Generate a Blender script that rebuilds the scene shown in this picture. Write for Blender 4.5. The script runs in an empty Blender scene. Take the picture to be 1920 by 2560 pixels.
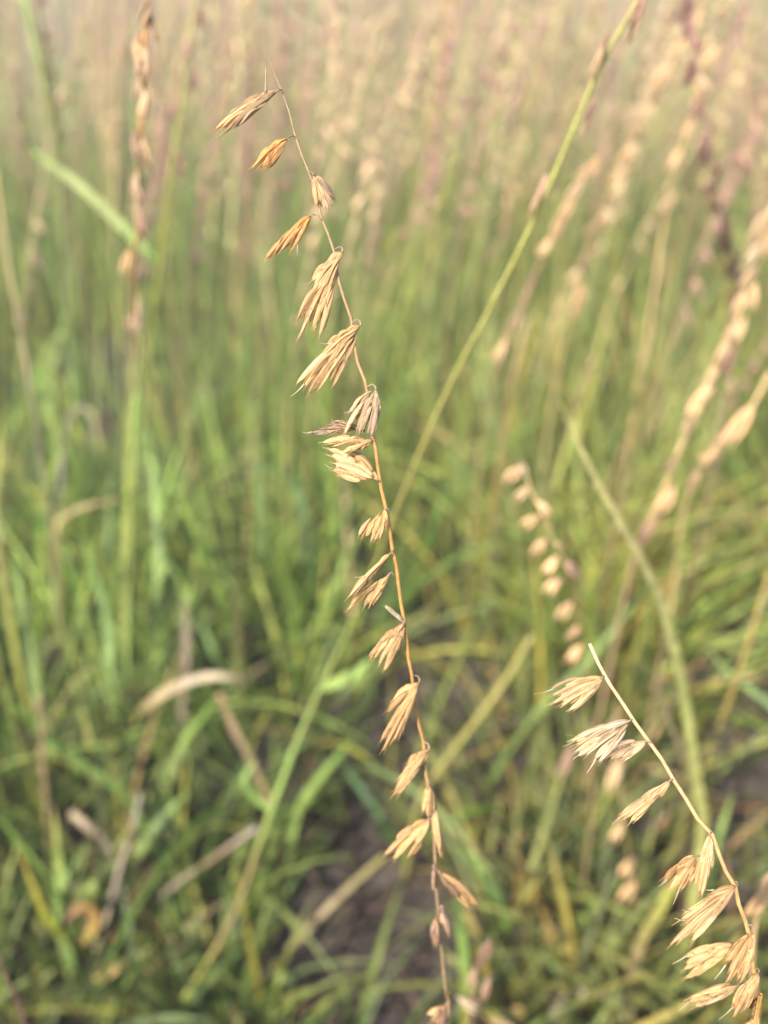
import bpy, math, random
import numpy as np
from mathutils import Vector

random.seed(7)
rng = np.random.default_rng(11)
sc = bpy.context.scene
COL = sc.collection

# ------------------------------------------------------------------ camera
H = 0.48                       # lens height above the soil, metres
PITCH = math.radians(31.0)
F = 2013.0                     # focal length in photo pixels (1920 wide)
FW = np.array([0, math.cos(PITCH), -math.sin(PITCH)])
UP = np.array([0, math.sin(PITCH), math.cos(PITCH)])
RT = np.array([1.0, 0, 0])
CAM = np.array([0, 0, H])

def at(px, py, d):
    """point seen at photo pixel px,py at depth d (metres along the axis)"""
    return CAM + d * (FW + (px - 960) / F * RT + (1280 - py) / F * UP)

def ground_depth(py):
    v = (1280 - py) / F
    return H / (math.sin(PITCH) - v * math.cos(PITCH))

cd = bpy.data.cameras.new('camera')
cam = bpy.data.objects.new('camera', cd)
COL.objects.link(cam)
cam.location = CAM
cam.rotation_euler = (math.pi / 2 - PITCH, 0, 0)
cd.sensor_fit = 'HORIZONTAL'
cd.sensor_width = 36
cd.lens = 36 * F / 1920
cd.clip_start = 0.005
cd.clip_end = 500
cd.dof.use_dof = True
cd.dof.focus_distance = 0.131
cd.dof.aperture_fstop = cd.lens / 3.2      # a lens opening 3.2 mm across
sc.camera = cam

# ------------------------------------------------------------------ light
SUN_EL, SUN_AZ = math.radians(43), math.radians(-143)   # azimuth from +Y, clockwise: left and a little behind
w = bpy.data.worlds.new('World')
sc.world = w
w.use_nodes = True
nt = w.node_tree
sky = nt.nodes.new('ShaderNodeTexSky')
sky.sky_type = 'NISHITA'
sky.sun_disc = False
sky.sun_elevation = SUN_EL
sky.sun_rotation = SUN_AZ
bg = nt.nodes['Background']
bg.inputs[1].default_value = 0.14
nt.links.new(sky.outputs[0], bg.inputs[0])
sl = bpy.data.lights.new('sun', 'SUN')
sl.energy = 4.6
sl.angle = math.radians(0.6)
sl.color = (1.0, 0.92, 0.805)
so = bpy.data.objects.new('sun', sl)
COL.objects.link(so)
sd = Vector((math.sin(SUN_AZ) * math.cos(SUN_EL), math.cos(SUN_AZ) * math.cos(SUN_EL), math.sin(SUN_EL)))
so.rotation_euler = sd.to_track_quat('Z', 'Y').to_euler()

vs = sc.view_settings
vs.view_transform = 'Standard'
vs.look = 'None'
vs.exposure = 1.32
vs.gamma = 1
sc.cycles.use_denoising = True
sc.cycles.max_bounces = 8
sc.cycles.transmission_bounces = 6
sc.cycles.use_adaptive_sampling = False

# ------------------------------------------------------------------ materials
def new_mat(name):
    m = bpy.data.materials.new(name)
    m.use_nodes = True
    t = m.node_tree
    for n in list(t.nodes):
        t.nodes.remove(n)
    return m, t, t.nodes.new, t.links.new

def finish(t, N, L, col, rough, transl, spec=0.25, bump=None):
    p = N('ShaderNodeBsdfPrincipled')
    p.inputs['Roughness'].default_value = rough
    p.inputs['Specular IOR Level'].default_value = spec
    L(col, p.inputs['Base Color'])
    if bump is not None:
        L(bump, p.inputs['Normal'])
    out = N('ShaderNodeOutputMaterial')
    if transl > 0:
        tr = N('ShaderNodeBsdfTranslucent')
        L(col, tr.inputs[0])
        mx = N('ShaderNodeMixShader')
        mx.inputs[0].default_value = transl
        L(p.outputs[0], mx.inputs[1])
        L(tr.outputs[0], mx.inputs[2])
        L(mx.outputs[0], out.inputs[0])
    else:
        L(p.outputs[0], out.inputs[0])

def mat_husk():
    """dry husk: the object's own colour broken by veins that run along it"""
    m, t, N, L = new_mat('dry_husk')
    oi = N('ShaderNodeObjectInfo')
    uv = N('ShaderNodeUVMap')
    mp = N('ShaderNodeMapping')
    mp.inputs['Scale'].default_value = (14, 1.1, 1)
    L(uv.outputs[0], mp.inputs[0])
    add = N('ShaderNodeVectorMath')
    L(mp.outputs[0], add.inputs[0])
    L(oi.outputs['Random'], add.inputs[1])
    sc_ = N('ShaderNodeVectorMath'); sc_.operation = 'MULTIPLY_ADD'
    L(oi.outputs['Random'], sc_.inputs[0]); sc_.inputs[1].default_value = (37, 91, 53); L(mp.outputs[0], sc_.inputs[2])
    n1 = N('ShaderNodeTexNoise'); n1.inputs['Scale'].default_value = 1.0; n1.inputs['Detail'].default_value = 3
    L(sc_.outputs[0], n1.inputs['Vector'])
    r1 = N('ShaderNodeValToRGB')
    e = r1.color_ramp.elements
    e[0].position = .36; e[0].color = (.52, .42, .33, 1)
    e[1].position = .66; e[1].color = (1.22, 1.2, 1.16, 1)
    k = r1.color_ramp.elements.new(.47); k.color = (.86, .80, .74, 1)
    L(n1.outputs[0], r1.inputs[0])
    mu = N('ShaderNodeMixRGB'); mu.blend_type = 'MULTIPLY'; mu.inputs[0].default_value = 1
    L(oi.outputs['Color'], mu.inputs[1]); L(r1.outputs[0], mu.inputs[2])
    # grey weathering in patches
    mp2 = N('ShaderNodeMapping'); mp2.inputs['Scale'].default_value = (3, 1.6, 1)
    L(sc_.outputs[0], mp2.inputs[0])
    n2 = N('ShaderNodeTexNoise'); n2.inputs['Scale'].default_value = .5; n2.inputs['Detail'].default_value = 4
    L(mp2.outputs[0], n2.inputs['Vector'])
    r2 = N('ShaderNodeValToRGB'); r2.color_ramp.elements[0].position = .56; r2.color_ramp.elements[1].position = .72
    r2.color_ramp.elements[1].color = (.55, .55, .55, 1)
    L(n2.outputs[0], r2.inputs[0])
    m2 = N('ShaderNodeMixRGB'); m2.inputs[2].default_value = (.50, .42, .36, 1)
    L(r2.outputs[0], m2.inputs[0]); L(mu.outputs[0], m2.inputs[1])
    hs = N('ShaderNodeHueSaturation')
    mr = N('ShaderNodeMapRange'); mr.inputs[3].default_value = .74; mr.inputs[4].default_value = 1.22
    L(oi.outputs['Random'], mr.inputs[0]); L(mr.outputs[0], hs.inputs['Value']); L(m2.outputs[0], hs.inputs['Color'])
    b = N('ShaderNodeBump'); b.inputs['Strength'].default_value = .5; b.inputs['Distance'].default_value = .0002
    L(n1.outputs[0], b.inputs['Height'])
    finish(t, N, L, hs.outputs[0], .6, .42, .25, b.outputs[0])
    return m

def mat_col(name, rough, transl, var=.35, scale=220):
    """colour carried by the plant itself (vertex colour) with fine mottling"""
    m, t, N, L = new_mat(name)
    a = N('ShaderNodeAttribute'); a.attribute_name = 'col'
    tc = N('ShaderNodeTexCoord')
    n = N('ShaderNodeTexNoise'); n.inputs['Scale'].default_value = scale; n.inputs['Detail'].default_value = 3
    L(tc.outputs['Object'], n.inputs['Vector'])
    mr = N('ShaderNodeMapRange'); mr.inputs[1].default_value = .3; mr.inputs[2].default_value = .7
    mr.inputs[3].default_value = 1 - var; mr.inputs[4].default_value = 1 + var
    L(n.outputs[0], mr.inputs[0])
    mu = N('ShaderNodeMixRGB'); mu.blend_type = 'MULTIPLY'; mu.inputs[0].default_value = 1
    L(a.outputs[0], mu.inputs[1]); L(mr.outputs[0], mu.inputs[2])
    finish(t, N, L, mu.outputs[0], rough, transl, .3)
    return m

def mat_soil():
    m, t, N, L = new_mat('soil')
    tc = N('ShaderNodeTexCoord')
    n = N('ShaderNodeTexNoise'); n.inputs['Scale'].default_value = 28; n.inputs['Detail'].default_value = 8
    L(tc.outputs['Object'], n.inputs['Vector'])
    r = N('ShaderNodeValToRGB')
    e = r.color_ramp.elements
    e[0].position = .3; e[0].color = (.030, .025, .023, 1)
    e[1].position = .75; e[1].color = (.12, .096, .08, 1)
    L(n.outputs[0], r.inputs[0])
    b = N('ShaderNodeBump'); b.inputs['Strength'].default_value = .9; b.inputs['Distance'].default_value = .012
    L(n.outputs[0], b.inputs['Height'])
    finish(t, N, L, r.outputs[0], .95, 0, .1, b.outputs[0])
    return m

M_HUSK = mat_husk()
M_LEAF = mat_col('grass_leaf', .5, .38)
M_STEM = mat_col('grass_stalk', .55, .12, .22, 700)
M_SEED = mat_col('seed_head', .65, .25, .3, 500)
M_SOIL = mat_soil()

# ------------------------------------------------------------------ mesh tools
def smooth_path(pts, n):
    """Catmull-Rom through pts resampled to n points (any dimension)"""
    P = np.array(pts, float)
    if len(P) == 2:
        P = np.array([P[0], (P[0] + P[1]) / 2, P[1]])
    d = np.r_[0, np.cumsum(np.linalg.norm(np.diff(P[:, :3], axis=0), axis=1))]
    E = np.vstack([2 * P[0] - P[1], P, 2 * P[-1] - P[-2]])
    out = []
    for s in np.linspace(0, d[-1], n):
        i = min(max(np.searchsorted(d, s, 'right') - 1, 0), len(P) - 2)
        t = (s - d[i]) / max(d[i + 1] - d[i], 1e-9)
        a, b, c, e = E[i], E[i + 1], E[i + 2], E[i + 3]
        out.append(.5 * (2 * b + (c - a) * t + (2 * a - 5 * b + 4 * c - e) * t ** 2 + (3 * b - a - 3 * c + e) * t ** 3))
    return np.array(out)

class MB:
    def __init__(self):
        self.v, self.f, self.c, self.uv = [], [], [], []
    def tube(self, path, rad, sides=8, col=None, ribs=0, rib_amp=0., flat=1., side_dir=None, cap=True):
        """swept tube; rad per point; flat squeezes it along the second axis; side_dir fixes the wide axis"""
        path = np.asarray(path, float); n = len(path)
        rad = np.broadcast_to(np.asarray(rad, float), (n,))
        tan = np.gradient(path, axis=0)
        tan /= np.linalg.norm(tan, axis=1)[:, None] + 1e-12
        a = np.array(side_dir if side_dir is not None else (0.31, -.9, .2), float)
        b0 = len(self.v)
        for i in range(n):
            u = a - tan[i] * a.dot(tan[i]); u /= np.linalg.norm(u) + 1e-12
            w_ = np.cross(tan[i], u)
            for k in range(sides):
                th = 2 * math.pi * k / sides
                r = rad[i] * (1 + rib_amp * math.cos(ribs * th))
                self.v.append(path[i] + r * (math.cos(th) * u + flat * math.sin(th) * w_))
                self.c.append(col[i] if col is not None else (1, 1, 1))
                self.uv.append((k / sides, i / (n - 1)))
        for i in range(n - 1):
            for k in range(sides):
                k2 = (k + 1) % sides
                self.f.append((b0 + i * sides + k, b0 + i * sides + k2, b0 + (i + 1) * sides + k2, b0 + (i + 1) * sides + k))
        if cap:
            self.f.append(tuple(b0 + k for k in range(sides))[::-1])
            self.f.append(tuple(b0 + (n - 1) * sides + k for k in range(sides)))
        return self
    def ribbon(self, path, width, across, col, fold=.25, nrm=None, thick=.00012):
        """leaf blade: V-folded strip with a real thickness"""
        path = np.asarray(path, float); n = len(path)
        width = np.broadcast_to(np.asarray(width, float), (n,))
        tan = np.gradient(path, axis=0); tan /= np.linalg.norm(tan, axis=1)[:, None] + 1e-12
        b0 = len(self.v)
        for i in range(n):
            a = np.asarray(across[i] if np.ndim(across) == 2 else across, float)
            a = a - tan[i] * a.dot(tan[i]); a /= np.linalg.norm(a) + 1e-12
            nn = np.cross(tan[i], a)
            h = width[i] / 2
            row = [(-1, 0), (-.5, -.6), (0, -1), (.5, -.6), (1, 0)]
            for s in (1, -1):
                for (x, y) in (row if s == 1 else row[::-1]):
                    self.v.append(path[i] + a * x * h + nn * (fold * h * y + s * thick))
                    self.c.append(col[i]); self.uv.append((x * .5 + .5, i / (n - 1)))
        R = 10
        for i in range(n - 1):
            for k in range(R):
                k2 = (k + 1) % R
                self.f.append((b0 + i * R + k, b0 + i * R + k2, b0 + (i + 1) * R + k2, b0 + (i + 1) * R + k))
        self.f.append(tuple(b0 + k for k in range(R))[::-1])
        self.f.append(tuple(b0 + (n - 1) * R + k for k in range(R)))
        return self
    def mesh(self, name, mat, origin=(0, 0, 0), smooth=True):
        me = bpy.data.meshes.new(name)
        V = np.array(self.v) - np.array(origin)
        me.from_pydata([tuple(x) for x in V], [], self.f)
        ca = me.color_attributes.new('col', 'FLOAT_COLOR', 'POINT')
        ca.data.foreach_set('color', np.c_[np.array(self.c), np.ones(len(V))].astype(np.float32).ravel())
        ul = me.uv_layers.new(name='UVMap')
        li = np.zeros(len(me.loops), np.int32); me.loops.foreach_get('vertex_index', li)
        ul.data.foreach_set('uv', np.array(self.uv)[li].astype(np.float32).ravel())
        me.materials.append(mat)
        if smooth:
            me.polygons.foreach_set('use_smooth', [True] * len(me.polygons))
        me.update()
        return me

def link(name, me, parent=None, loc=None):
    o = bpy.data.objects.new(name, me)
    COL.objects.link(o)
    if parent is not None: o.parent = parent
    if loc is not None: o.location = loc
    return o

def tag(o, label, cat, group=None):
    o['label'] = label; o['category'] = cat
    if group: o['group'] = group
    return o

def empty(name, loc, label, cat, group=None):
    o = bpy.data.objects.new(name, None)
    o.empty_display_size = .01
    COL.objects.link(o)
    o.location = loc
    return tag(o, label, cat, group)

def lerp(a, b, t):
    return np.asarray(a, float) * (1 - t) + np.asarray(b, float) * t

def lift(pix, d):
    """[(px,py)] + depths (number, or list matched to the points) -> 3-D points"""
    n = len(pix)
    D = np.interp(np.linspace(0, 1, n), np.linspace(0, 1, len(d)), d) if hasattr(d, '__len__') else [d] * n
    return [at(p[0], p[1], D[i]) for i, p in enumerate(pix)]

def terrain(x, y):
    """gentle prairie: flat round the camera, rising slowly beyond it, lightly lumpy"""
    x = np.asarray(x, float); y = np.asarray(y, float)
    far = np.clip(y - 2.5, 0, None)
    return .10 * far + .008 * np.sin(x * 9 + y * 5) * np.sin(y * 11 - x * 4) + .02 * np.sin(x * 1.3 + 1) * np.clip(y, 0, 3) / 3

def rooted(pts, bow=.35):
    """carry a stem on from its last point down to the soil"""
    pts = [np.asarray(p, float) for p in pts]
    p, q = pts[-1], pts[-2]
    gz = float(terrain(p[0], p[1]))
    if p[2] - gz < .012:
        g = p.copy(); g[2] = gz - .004
        return pts + [g] if p[2] - gz > .002 else pts[:-1] + [g]
    t = (p - q) / (np.linalg.norm(p - q) + 1e-9)
    drop = p[2] - gz
    hor = np.array([t[0], t[1], 0]) * bow * drop
    g = p + hor; g[2] = float(terrain(g[0], g[1])) - .004
    m = p + hor * .68; m[2] = gz + drop * .48
    return pts + [m, g]

# ------------------------------------------------------------------ palettes (linear base colours)
STRAW = (.72, .49, .235); ORANGE = (.62, .34, .105); PALE = (.75, .56, .32); GREY = (.45, .35, .255)
CREAM = (.64, .57, .42); PINK = (.37, .225, .17); GOLD = (.69, .445, .195); TAN = (.40, .27, .145)
G_DEEP = (.085, .17, .03); G_MID = (.16, .27, .05); G_LIGHT = (.31, .43, .11); G_YEL = (.42, .43, .09)
G_BLUE = (.16, .26, .13); DRY = (.50, .39, .24); DRYGREY = (.36, .29, .22); BROWN = (.24, .15, .09); PURPLE = (.29, .16, .15)
OLIVE = (.32, .29, .09)

PROFILE_T = [0, .06, .2, .38, .55, .72, .86, .95, 1]
PROFILE_W = [.3, .58, .9, 1, 1, .92, .74, .52, .2]

def husk_into(mb, p0, p1, w, sag, side, n=11, sides=20):
    L = np.linalg.norm(p1 - p0)
    mid = (p0 + p1) / 2 + sag
    path = smooth_path([p0, mid, p1], n)
    r = np.interp(np.linspace(0, 1, n), PROFILE_T, PROFILE_W) * w / 2
    mb.tube(path, r, sides, ribs=5, rib_amp=.08, flat=.5, side_dir=side)
    return path

def awn_into(mb, p0, p1, r, droop=0.):
    mid = (p0 + p1) / 2 + np.array([0, 0, droop])
    mb.tube(smooth_path([p0, mid, p1], 6), np.linspace(r, r * .25, 6), 5)

def seed_spike(root, attach, base, tips, depth, tint, awns=(), hook=None, w=None, fill=5, alt=None, label=None, sd=0, lean=0.):
    """one hanging spike of husks: attach/base/tips are where the photo shows them; depth is where it hangs"""
    R = random.Random(sd * 17 + 3)
    o = np.array(root.location)
    px = depth / F
    A = at(*attach, depth); B = at(*base, depth - .0006)
    T = [np.array(tp, float) for tp in tips]
    ctr = np.mean(T, axis=0)
    L = max(np.hypot(*(tp - np.array(base))) for tp in T)
    W = (w or min(max(.125 * L, 8.5), 17)) * .86
    parts = []
    # the inner bundle is the spike's own mesh
    mb = MB()
    for k in range(int(fill * 2.4) + 2):
        a, b = R.sample(range(len(T)), 2) if len(T) > 1 else (0, 0)
        q = lerp(T[a], T[b], R.random())
        s = R.uniform(0, .5); e = min(s + R.uniform(.42, .6), .96)
        axis = ctr - np.array(base); axis /= np.linalg.norm(axis) + 1e-6
        lat = (q - ctr) - axis * np.dot(q - ctr, axis)
        st = lerp(base, q, s) + lat * min(.45, s) * min(1, 140 / L) ** 3; en = lerp(base, q, e) + lat * .15
        dz = R.uniform(-.3, 1.2) * W * px
        h0 = at(st[0], st[1], depth - .0003 + dz * .3); h1 = at(en[0], en[1], depth + dz + lean)
        husk_into(mb, h0, h1, W * px * R.uniform(.8, 1.05), np.array([0, 0, .05 * L * px]), RT * R.uniform(.6, 1) + FW * R.uniform(-.6, .6), 9, 16)
    for k in range(3 + fill):                                  # stiff bristles standing off the bundle
        q = T[R.randrange(len(T))]; s = R.uniform(.35, .85)
        st = lerp(base, q, s); dv = (q - np.array(base)) / L
        an = R.uniform(-.55, .55); ca, sa = math.cos(an), math.sin(an)
        dv = np.array([dv[0] * ca - dv[1] * sa, dv[0] * sa + dv[1] * ca]); en = st + dv * L * R.uniform(.12, .26)
        awn_into(mb, at(st[0], st[1], depth - .0008), at(en[0], en[1], depth - .0012), .9 * px)
    sp = link('seed_spike', mb.mesh('seed_spike', M_HUSK, o), root)
    sp.color = (*lerp(tint, alt or tint, .5), 1)
    if label: sp['label'] = label
    # each husk the photo shows
    order = list(range(len(T))); 
    for k in order:
        tp = T[k]
        s = R.uniform(.04, .34 + .0007 * L) if np.hypot(*(tp - np.array(base))) > .6 * L else R.uniform(0, .08)
        axis = ctr - np.array(base); axis /= np.linalg.norm(axis) + 1e-6
        lat = (tp - ctr) - axis * np.dot(tp - ctr, axis)
        st = lerp(base, tp, s) + lat * min(.34, s * .8) * min(1, 140 / L) ** 3
        dz = (-.75 + 1.3 * R.random()) * W * px
        m = MB()
        h0 = at(st[0], st[1], depth + dz * .4); h1 = at(tp[0], tp[1], depth + dz + lean)
        Lk = np.hypot(*(tp - st))
        ww = W * R.uniform(.88, 1.15)
        ax = (tp - st) / (Lk + 1e-6); pr = np.array([-ax[1], ax[0]])
        off = (np.dot(tp - ctr, pr)) * .05
        sg = pr * off
        sag3 = (sg[0] * RT - sg[1] * UP) * px + np.array([0, 0, .045 * Lk * px])
        path = husk_into(m, h0, h1, ww * px, sag3, RT * R.uniform(.5, 1) + UP * R.uniform(.2, .8) + FW * R.uniform(-.5, .5))
        d = path[-1] - path[-3]; d /= np.linalg.norm(d)
        for j in range(R.choice((3, 3, 4))):                    # split, bristly tip
            jit = (RT * R.uniform(-.4, .4) + UP * R.uniform(-.4, .4) + FW * R.uniform(-.1, .1))
            st3 = path[-4] + jit * ww * px * .5
            awn_into(m, st3, path[-1] + (d + jit) * ww * px * R.uniform(.25, 1.15), .075 * ww * px)
        sgn = R.choice((-1, 1)); q0 = st + pr * sgn * ww * .3 + ax * Lk * R.uniform(.1, .35); q1 = tp + pr * sgn * ww * R.uniform(.25, .6) - ax * Lk * R.uniform(.04, .24)
        cp = husk_into(m, at(q0[0], q0[1], depth + dz * .4 + .3 * W * px), at(q1[0], q1[1], depth + dz + lean + .25 * W * px), ww * px * .62, sag3 * .5, RT + UP * .4, 8, 12)
        for j in range(2):
            jit = RT * R.uniform(-.4, .4) + UP * R.uniform(-.4, .4)
            awn_into(m, cp[-2], cp[-1] + (d + jit) * ww * px * R.uniform(.2, .7), .06 * ww * px)
        ho = link('husk', m.mesh('husk', M_HUSK, o), sp)
        t_ = R.random()
        ho.color = (*lerp(tint, alt or lerp(tint, PALE, .4), t_ if alt is None else (k / max(len(T) - 1, 1))), 1)
    for (a, b) in awns:
        m = MB()
        awn_into(m, at(*a, depth - .0004), at(*b, depth - .0008), (3.2 if b[1] < a[1] - 30 else 2.0) * px, -.0002)
        ao = link('awn', m.mesh('awn', M_HUSK, o), sp); ao.color = (*CREAM, 1)
    # the little stalk it hangs by
    pts = [A] + [at(*(np.array(h) * .62 + (np.array(attach) + np.array(base)) * .19), depth - .0003) for h in (hook or [])] + [B]
    if not hook:
        pts = [A, (A + B) / 2 + np.array([0, 0, 1.5 * px]), B, lerp(B, at(*ctr, depth), .06)]
    m = MB(); pth = smooth_path(pts, 10)
    m.tube(pth, np.linspace(1.5, 2.4, 10) * px, 8)
    po = link('pedicel', m.mesh('pedicel', M_HUSK, o), sp)
    po.color = (.47, .36, .26, 1)
    return sp

def stem_mesh(pts, radii, cols, n, sides=8, tone=1.0):
    P = smooth_path(pts, n)
    t = np.linspace(0, 1, n)
    r = np.interp(t, np.linspace(0, 1, len(radii)), radii)
    c = [np.array([np.interp(x, np.linspace(0, 1, len(cols)), [q[i] for q in cols]) for i in range(3)]) for x in t]
    c = [q * tone for q in c]
    return MB().tube(P, r, sides, c), P

# ================================================================== THE SHARP STALK IN FOCUS
def dmain(y):
    return .130 + (.042 * ((y - 1000) / 1560) ** 1.25 if y > 1000 else .000002 * (1000 - y))

MAIN = [(673,130),(681,172),(693,194),(704,225),(714,257),(728,294),(740,348),(756,391),(773,432),(787,467),(797,511),(804,548),
        (822,589),(837,630),(843,668),(846,703),(857,738),(873,775),(881,812),(884,845),(886,870),(891,898),(906,932),(918,972),(925,1030),(929,1086),
        (937,1108),(943,1152),(949,1196),(957,1240),(961,1254),(972,1303),(979,1363),(988,1395),(995,1444),(1000,1493),(1010,1545),
        (1016,1593),(1021,1645),(1031,1694),(1039,1770),(1050,1823),(1060,1860),(1066,1944),(1080,2025),(1087,2116),(1091,2226),
        (1098,2299),(1105,2391),(1117,2501),(1120,2575)]
pts = [at(x, y, dmain(y)) for x, y in MAIN]
pts = rooted(pts, .25)
root_main = empty('seed_stalk', pts[-1], 'tall sharp golden seed stalk with a long row of hanging spikes through the middle', 'grass stalk')
sm, _ = stem_mesh(pts, [.00010,.00024,.00030,.00034,.00032,.00036,.00030,.00034,.00042,.00046,.00046,.00048,.00050,.00052,.00055,.0006,.0007,.0008],
                  [TAN, TAN, ORANGE, ORANGE, TAN, TAN, ORANGE, OLIVE, OLIVE, OLIVE, OLIVE, OLIVE, OLIVE, OLIVE], 140, tone=.66)
link('stem', sm.mesh('stem', M_STEM, pts[-1]), root_main)

S = seed_spike
def spm(att, base, tips, tint, **k):
    y = att[1]
    spm.i += 1
    return S(root_main, att, base, tips, dmain(y) - .0004, tint, sd=spm.i, **k)
spm.i = 0
spm((704,226),(696,225),[(541,322),(556,320),(566,327),(592,316),(566,295),(612,268)],STRAW,awns=[((572,325),(525,352)),((664,232),(664,171)),((663,232),(665,172)),((665,232),(664,173))],fill=6,alt=GREY,w=18)
spm((738,342),(722,343),[(629,421),(643,422),(659,416),(669,421),(650,395)],ORANGE,hook=[(731,337)],fill=6,w=14)
spm((774,432),(784,434),[(792,514),(803,505),(822,525),(833,515),(836,500)],GOLD,alt=GREY,fill=7,w=13)
spm((804,549),(779,535),[(664,646),(684,639),(702,628),(724,632),(735,618)],ORANGE,hook=[(797,538),(786,533)],fill=4,w=14,awns=[((744,612),(742,640))])
spm((838,624),(857,630),[(782,703),(790,728),(741,804),(747,846),(783,818),(798,842),(762,812),(800,790)],STRAW,hook=[(842,614),(851,611),(861,618)],fill=14,w=16)
spm((881,806),(902,814),[(819,868),(810,888),(743,957),(768,990),(776,982),(797,974),(834,965),(760,968),(785,940)],STRAW,hook=[(884,798),(895,793),(906,801)],fill=15,w=16,
    awns=[((832,857),(799,857)),((863,866),(859,911)),((760,960),(727,991))])
spm((917,968),(940,973),[(874,1029),(863,1082),(892,1080),(898,1083),(920,1086),(929,1088),(940,1050)],PALE,alt=GREY,hook=[(922,959),(935,955),(943,964)],fill=7,w=14,awns=[((890,1020),(860,1032))])
spm((931,1090),(900,1072),[(776,1083),(792,1086),(816,1062),(835,1056),(800,1072)],GREY,alt=TAN,fill=5,w=13,awns=[((780,1080),(755,1080)),((840,1062),(829,1048))])
spm((938,1110),(933,1099),[(808,1106),(835,1116),(857,1131),(880,1128),(907,1123)],STRAW,hook=[(945,1103)],fill=6,w=15)
spm((949,1205),(944,1200),[(818,1120),(831,1138),(838,1158),(832,1174),(852,1187),(882,1130)],PALE,alt=STRAW,fill=5,w=19,awns=[((832,1172),(812,1160))])
spm((971,1279),(962,1273),[(897,1338),(904,1344),(927,1355),(937,1350),(948,1347),(962,1318)],GOLD,hook=[(974,1270)],fill=5,w=13)
spm((983,1376),(977,1382),[(871,1493),(884,1484),(901,1468),(925,1452)],STRAW,alt=TAN,fill=3,w=15,awns=[((915,1438),(887,1443))])
spm((986,1441),(972,1436),[(869,1526),(882,1510),(912,1514),(923,1515),(935,1500)],GOLD,hook=[(983,1428),(975,1428)],fill=3,w=14,awns=[((915,1500),(906,1528))])
spm((1015,1547),(1011,1556),[(925,1649),(936,1645),(947,1661),(961,1676),(977,1661),(948,1615)],STRAW,fill=6,w=15)
spm((1014,1546),(1008,1555),[(963,1515)],CREAM,fill=1,w=13,label='pale cream husk standing up from the stem')
spm((1037,1688),(1047,1707),[(970,1779),(984,1750),(952,1853),(958,1876),(996,1843),(975,1820)],GOLD,hook=[(1046,1687),(1053,1697)],fill=6,w=18)
spm((1061,1855),(1072,1875),[(1019,1911),(995,1948),(997,1982),(985,1986),(1030,1940)],GOLD,hook=[(1070,1855),(1077,1864)],fill=5,w=17)
spm((1067,1939),(1072,1962),[(1059,2028),(1071,2043),(1082,2030)],GOLD,fill=3,w=18)
spm((1078,1990),(1080,1998),[(1100,2127),(1103,2143),(1092,2098)],STRAW,fill=2,w=17)
spm((1081,2045),(1073,2048),[(964,2137),(985,2146),(1021,2143),(992,2100),(1040,2110)],GOLD,fill=5,w=18)
spm((1092,2178),(1098,2180),[(1195,2264),(1172,2269),(1176,2236),(1124,2222),(1150,2245)],GOLD,alt=BROWN,fill=3,w=16)
spm((1097,2272),(1105,2264),[(1109,2310),(1121,2338)],PINK,fill=2,w=15)
spm((1098,2294),(1091,2291),[(1080,2336),(1090,2368),(1083,2350)],PINK,alt=TAN,fill=2,w=15)
spm((1088,2160),(1084,2165),[(1083,2226)],PINK,fill=1,w=11)
spm((1117,2503),(1113,2514),[(1070,2535),(1081,2556),(1100,2572)],STRAW,alt=PINK,fill=4,w=17)

# ================================================================== THE SECOND SHARP STALK, LOWER RIGHT
def dright(y):
    return .133 + .010 * max(0, (y - 2100) / 460)
RIGHT = [(1474,1609),(1491,1646),(1509,1687),(1532,1721),(1562,1766),(1580,1795),(1599,1822),(1618,1848),(1640,1874),(1662,1911),(1677,1937),
         (1692,1964),(1717,2000),(1735,2032),(1753,2061),(1773,2076),(1783,2090),(1791,2109),(1799,2142),(1814,2177),(1829,2200),(1839,2218),
         (1843,2243),(1852,2278),(1865,2306),(1873,2330),(1876,2370),(1880,2402),(1886,2430),(1882,2480),(1878,2532),(1880,2600)]
pts = [at(x, y, dright(y)) for x, y in RIGHT]
pts = rooted(pts, .2)
root_right = empty('seed_stalk', pts[-1], 'sharp straw coloured seed stalk with a bare cut tip in the lower right corner', 'grass stalk')
sm, _ = stem_mesh(pts, [.0003,.00034,.00038,.0004,.00042,.00042,.0004,.0004,.00044,.0005,.0006,.0007,.0008],
                  [PALE, GOLD, ORANGE, ORANGE, GOLD, STRAW, TAN, STRAW, OLIVE, OLIVE, OLIVE], 110, tone=.72)
link('stem', sm.mesh('stem', M_STEM, pts[-1]), root_right)
def spr(att, base, tips, tint, dd=0, **k):
    spr.i += 1
    return S(root_right, att, base, tips, dright(att[1]) - .0004 + dd, tint, sd=100 + spr.i, **k)
spr.i = 0
spr((1510,1690),(1506,1693),[(1376,1724),(1382,1739),(1384,1758),(1404,1764),(1427,1774),(1443,1762),(1464,1750),(1430,1712)],PALE,alt=STRAW,fill=5,w=17,awns=[((1385,1722),(1335,1735)),((1435,1762),(1414,1779))])
spr((1581,1799),(1575,1801),[(1430,1851),(1440,1863),(1439,1878),(1446,1889),(1465,1888),(1488,1896),(1498,1905),(1490,1830)],PALE,alt=CREAM,fill=7,w=17,awns=[((1440,1850),(1405,1867)),((1490,1897),(1467,1933))])
spr((1628,1858),(1614,1853),[(1535,1866),(1511,1896),(1533,1895),(1547,1905),(1559,1901),(1580,1885)],GREY,alt=PALE,fill=6,w=15)
spr((1684,1950),(1677,1950),[(1540,2052),(1551,2043),(1560,2048),(1577,2053),(1586,2043),(1640,1990)],PALE,alt=STRAW,fill=5,w=17)
spr((1779,2082),(1775,2083),[(1739,2212),(1747,2234),(1754,2239),(1768,2203),(1779,2170),(1752,2160)],STRAW,alt=PALE,fill=6,w=14)
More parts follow.
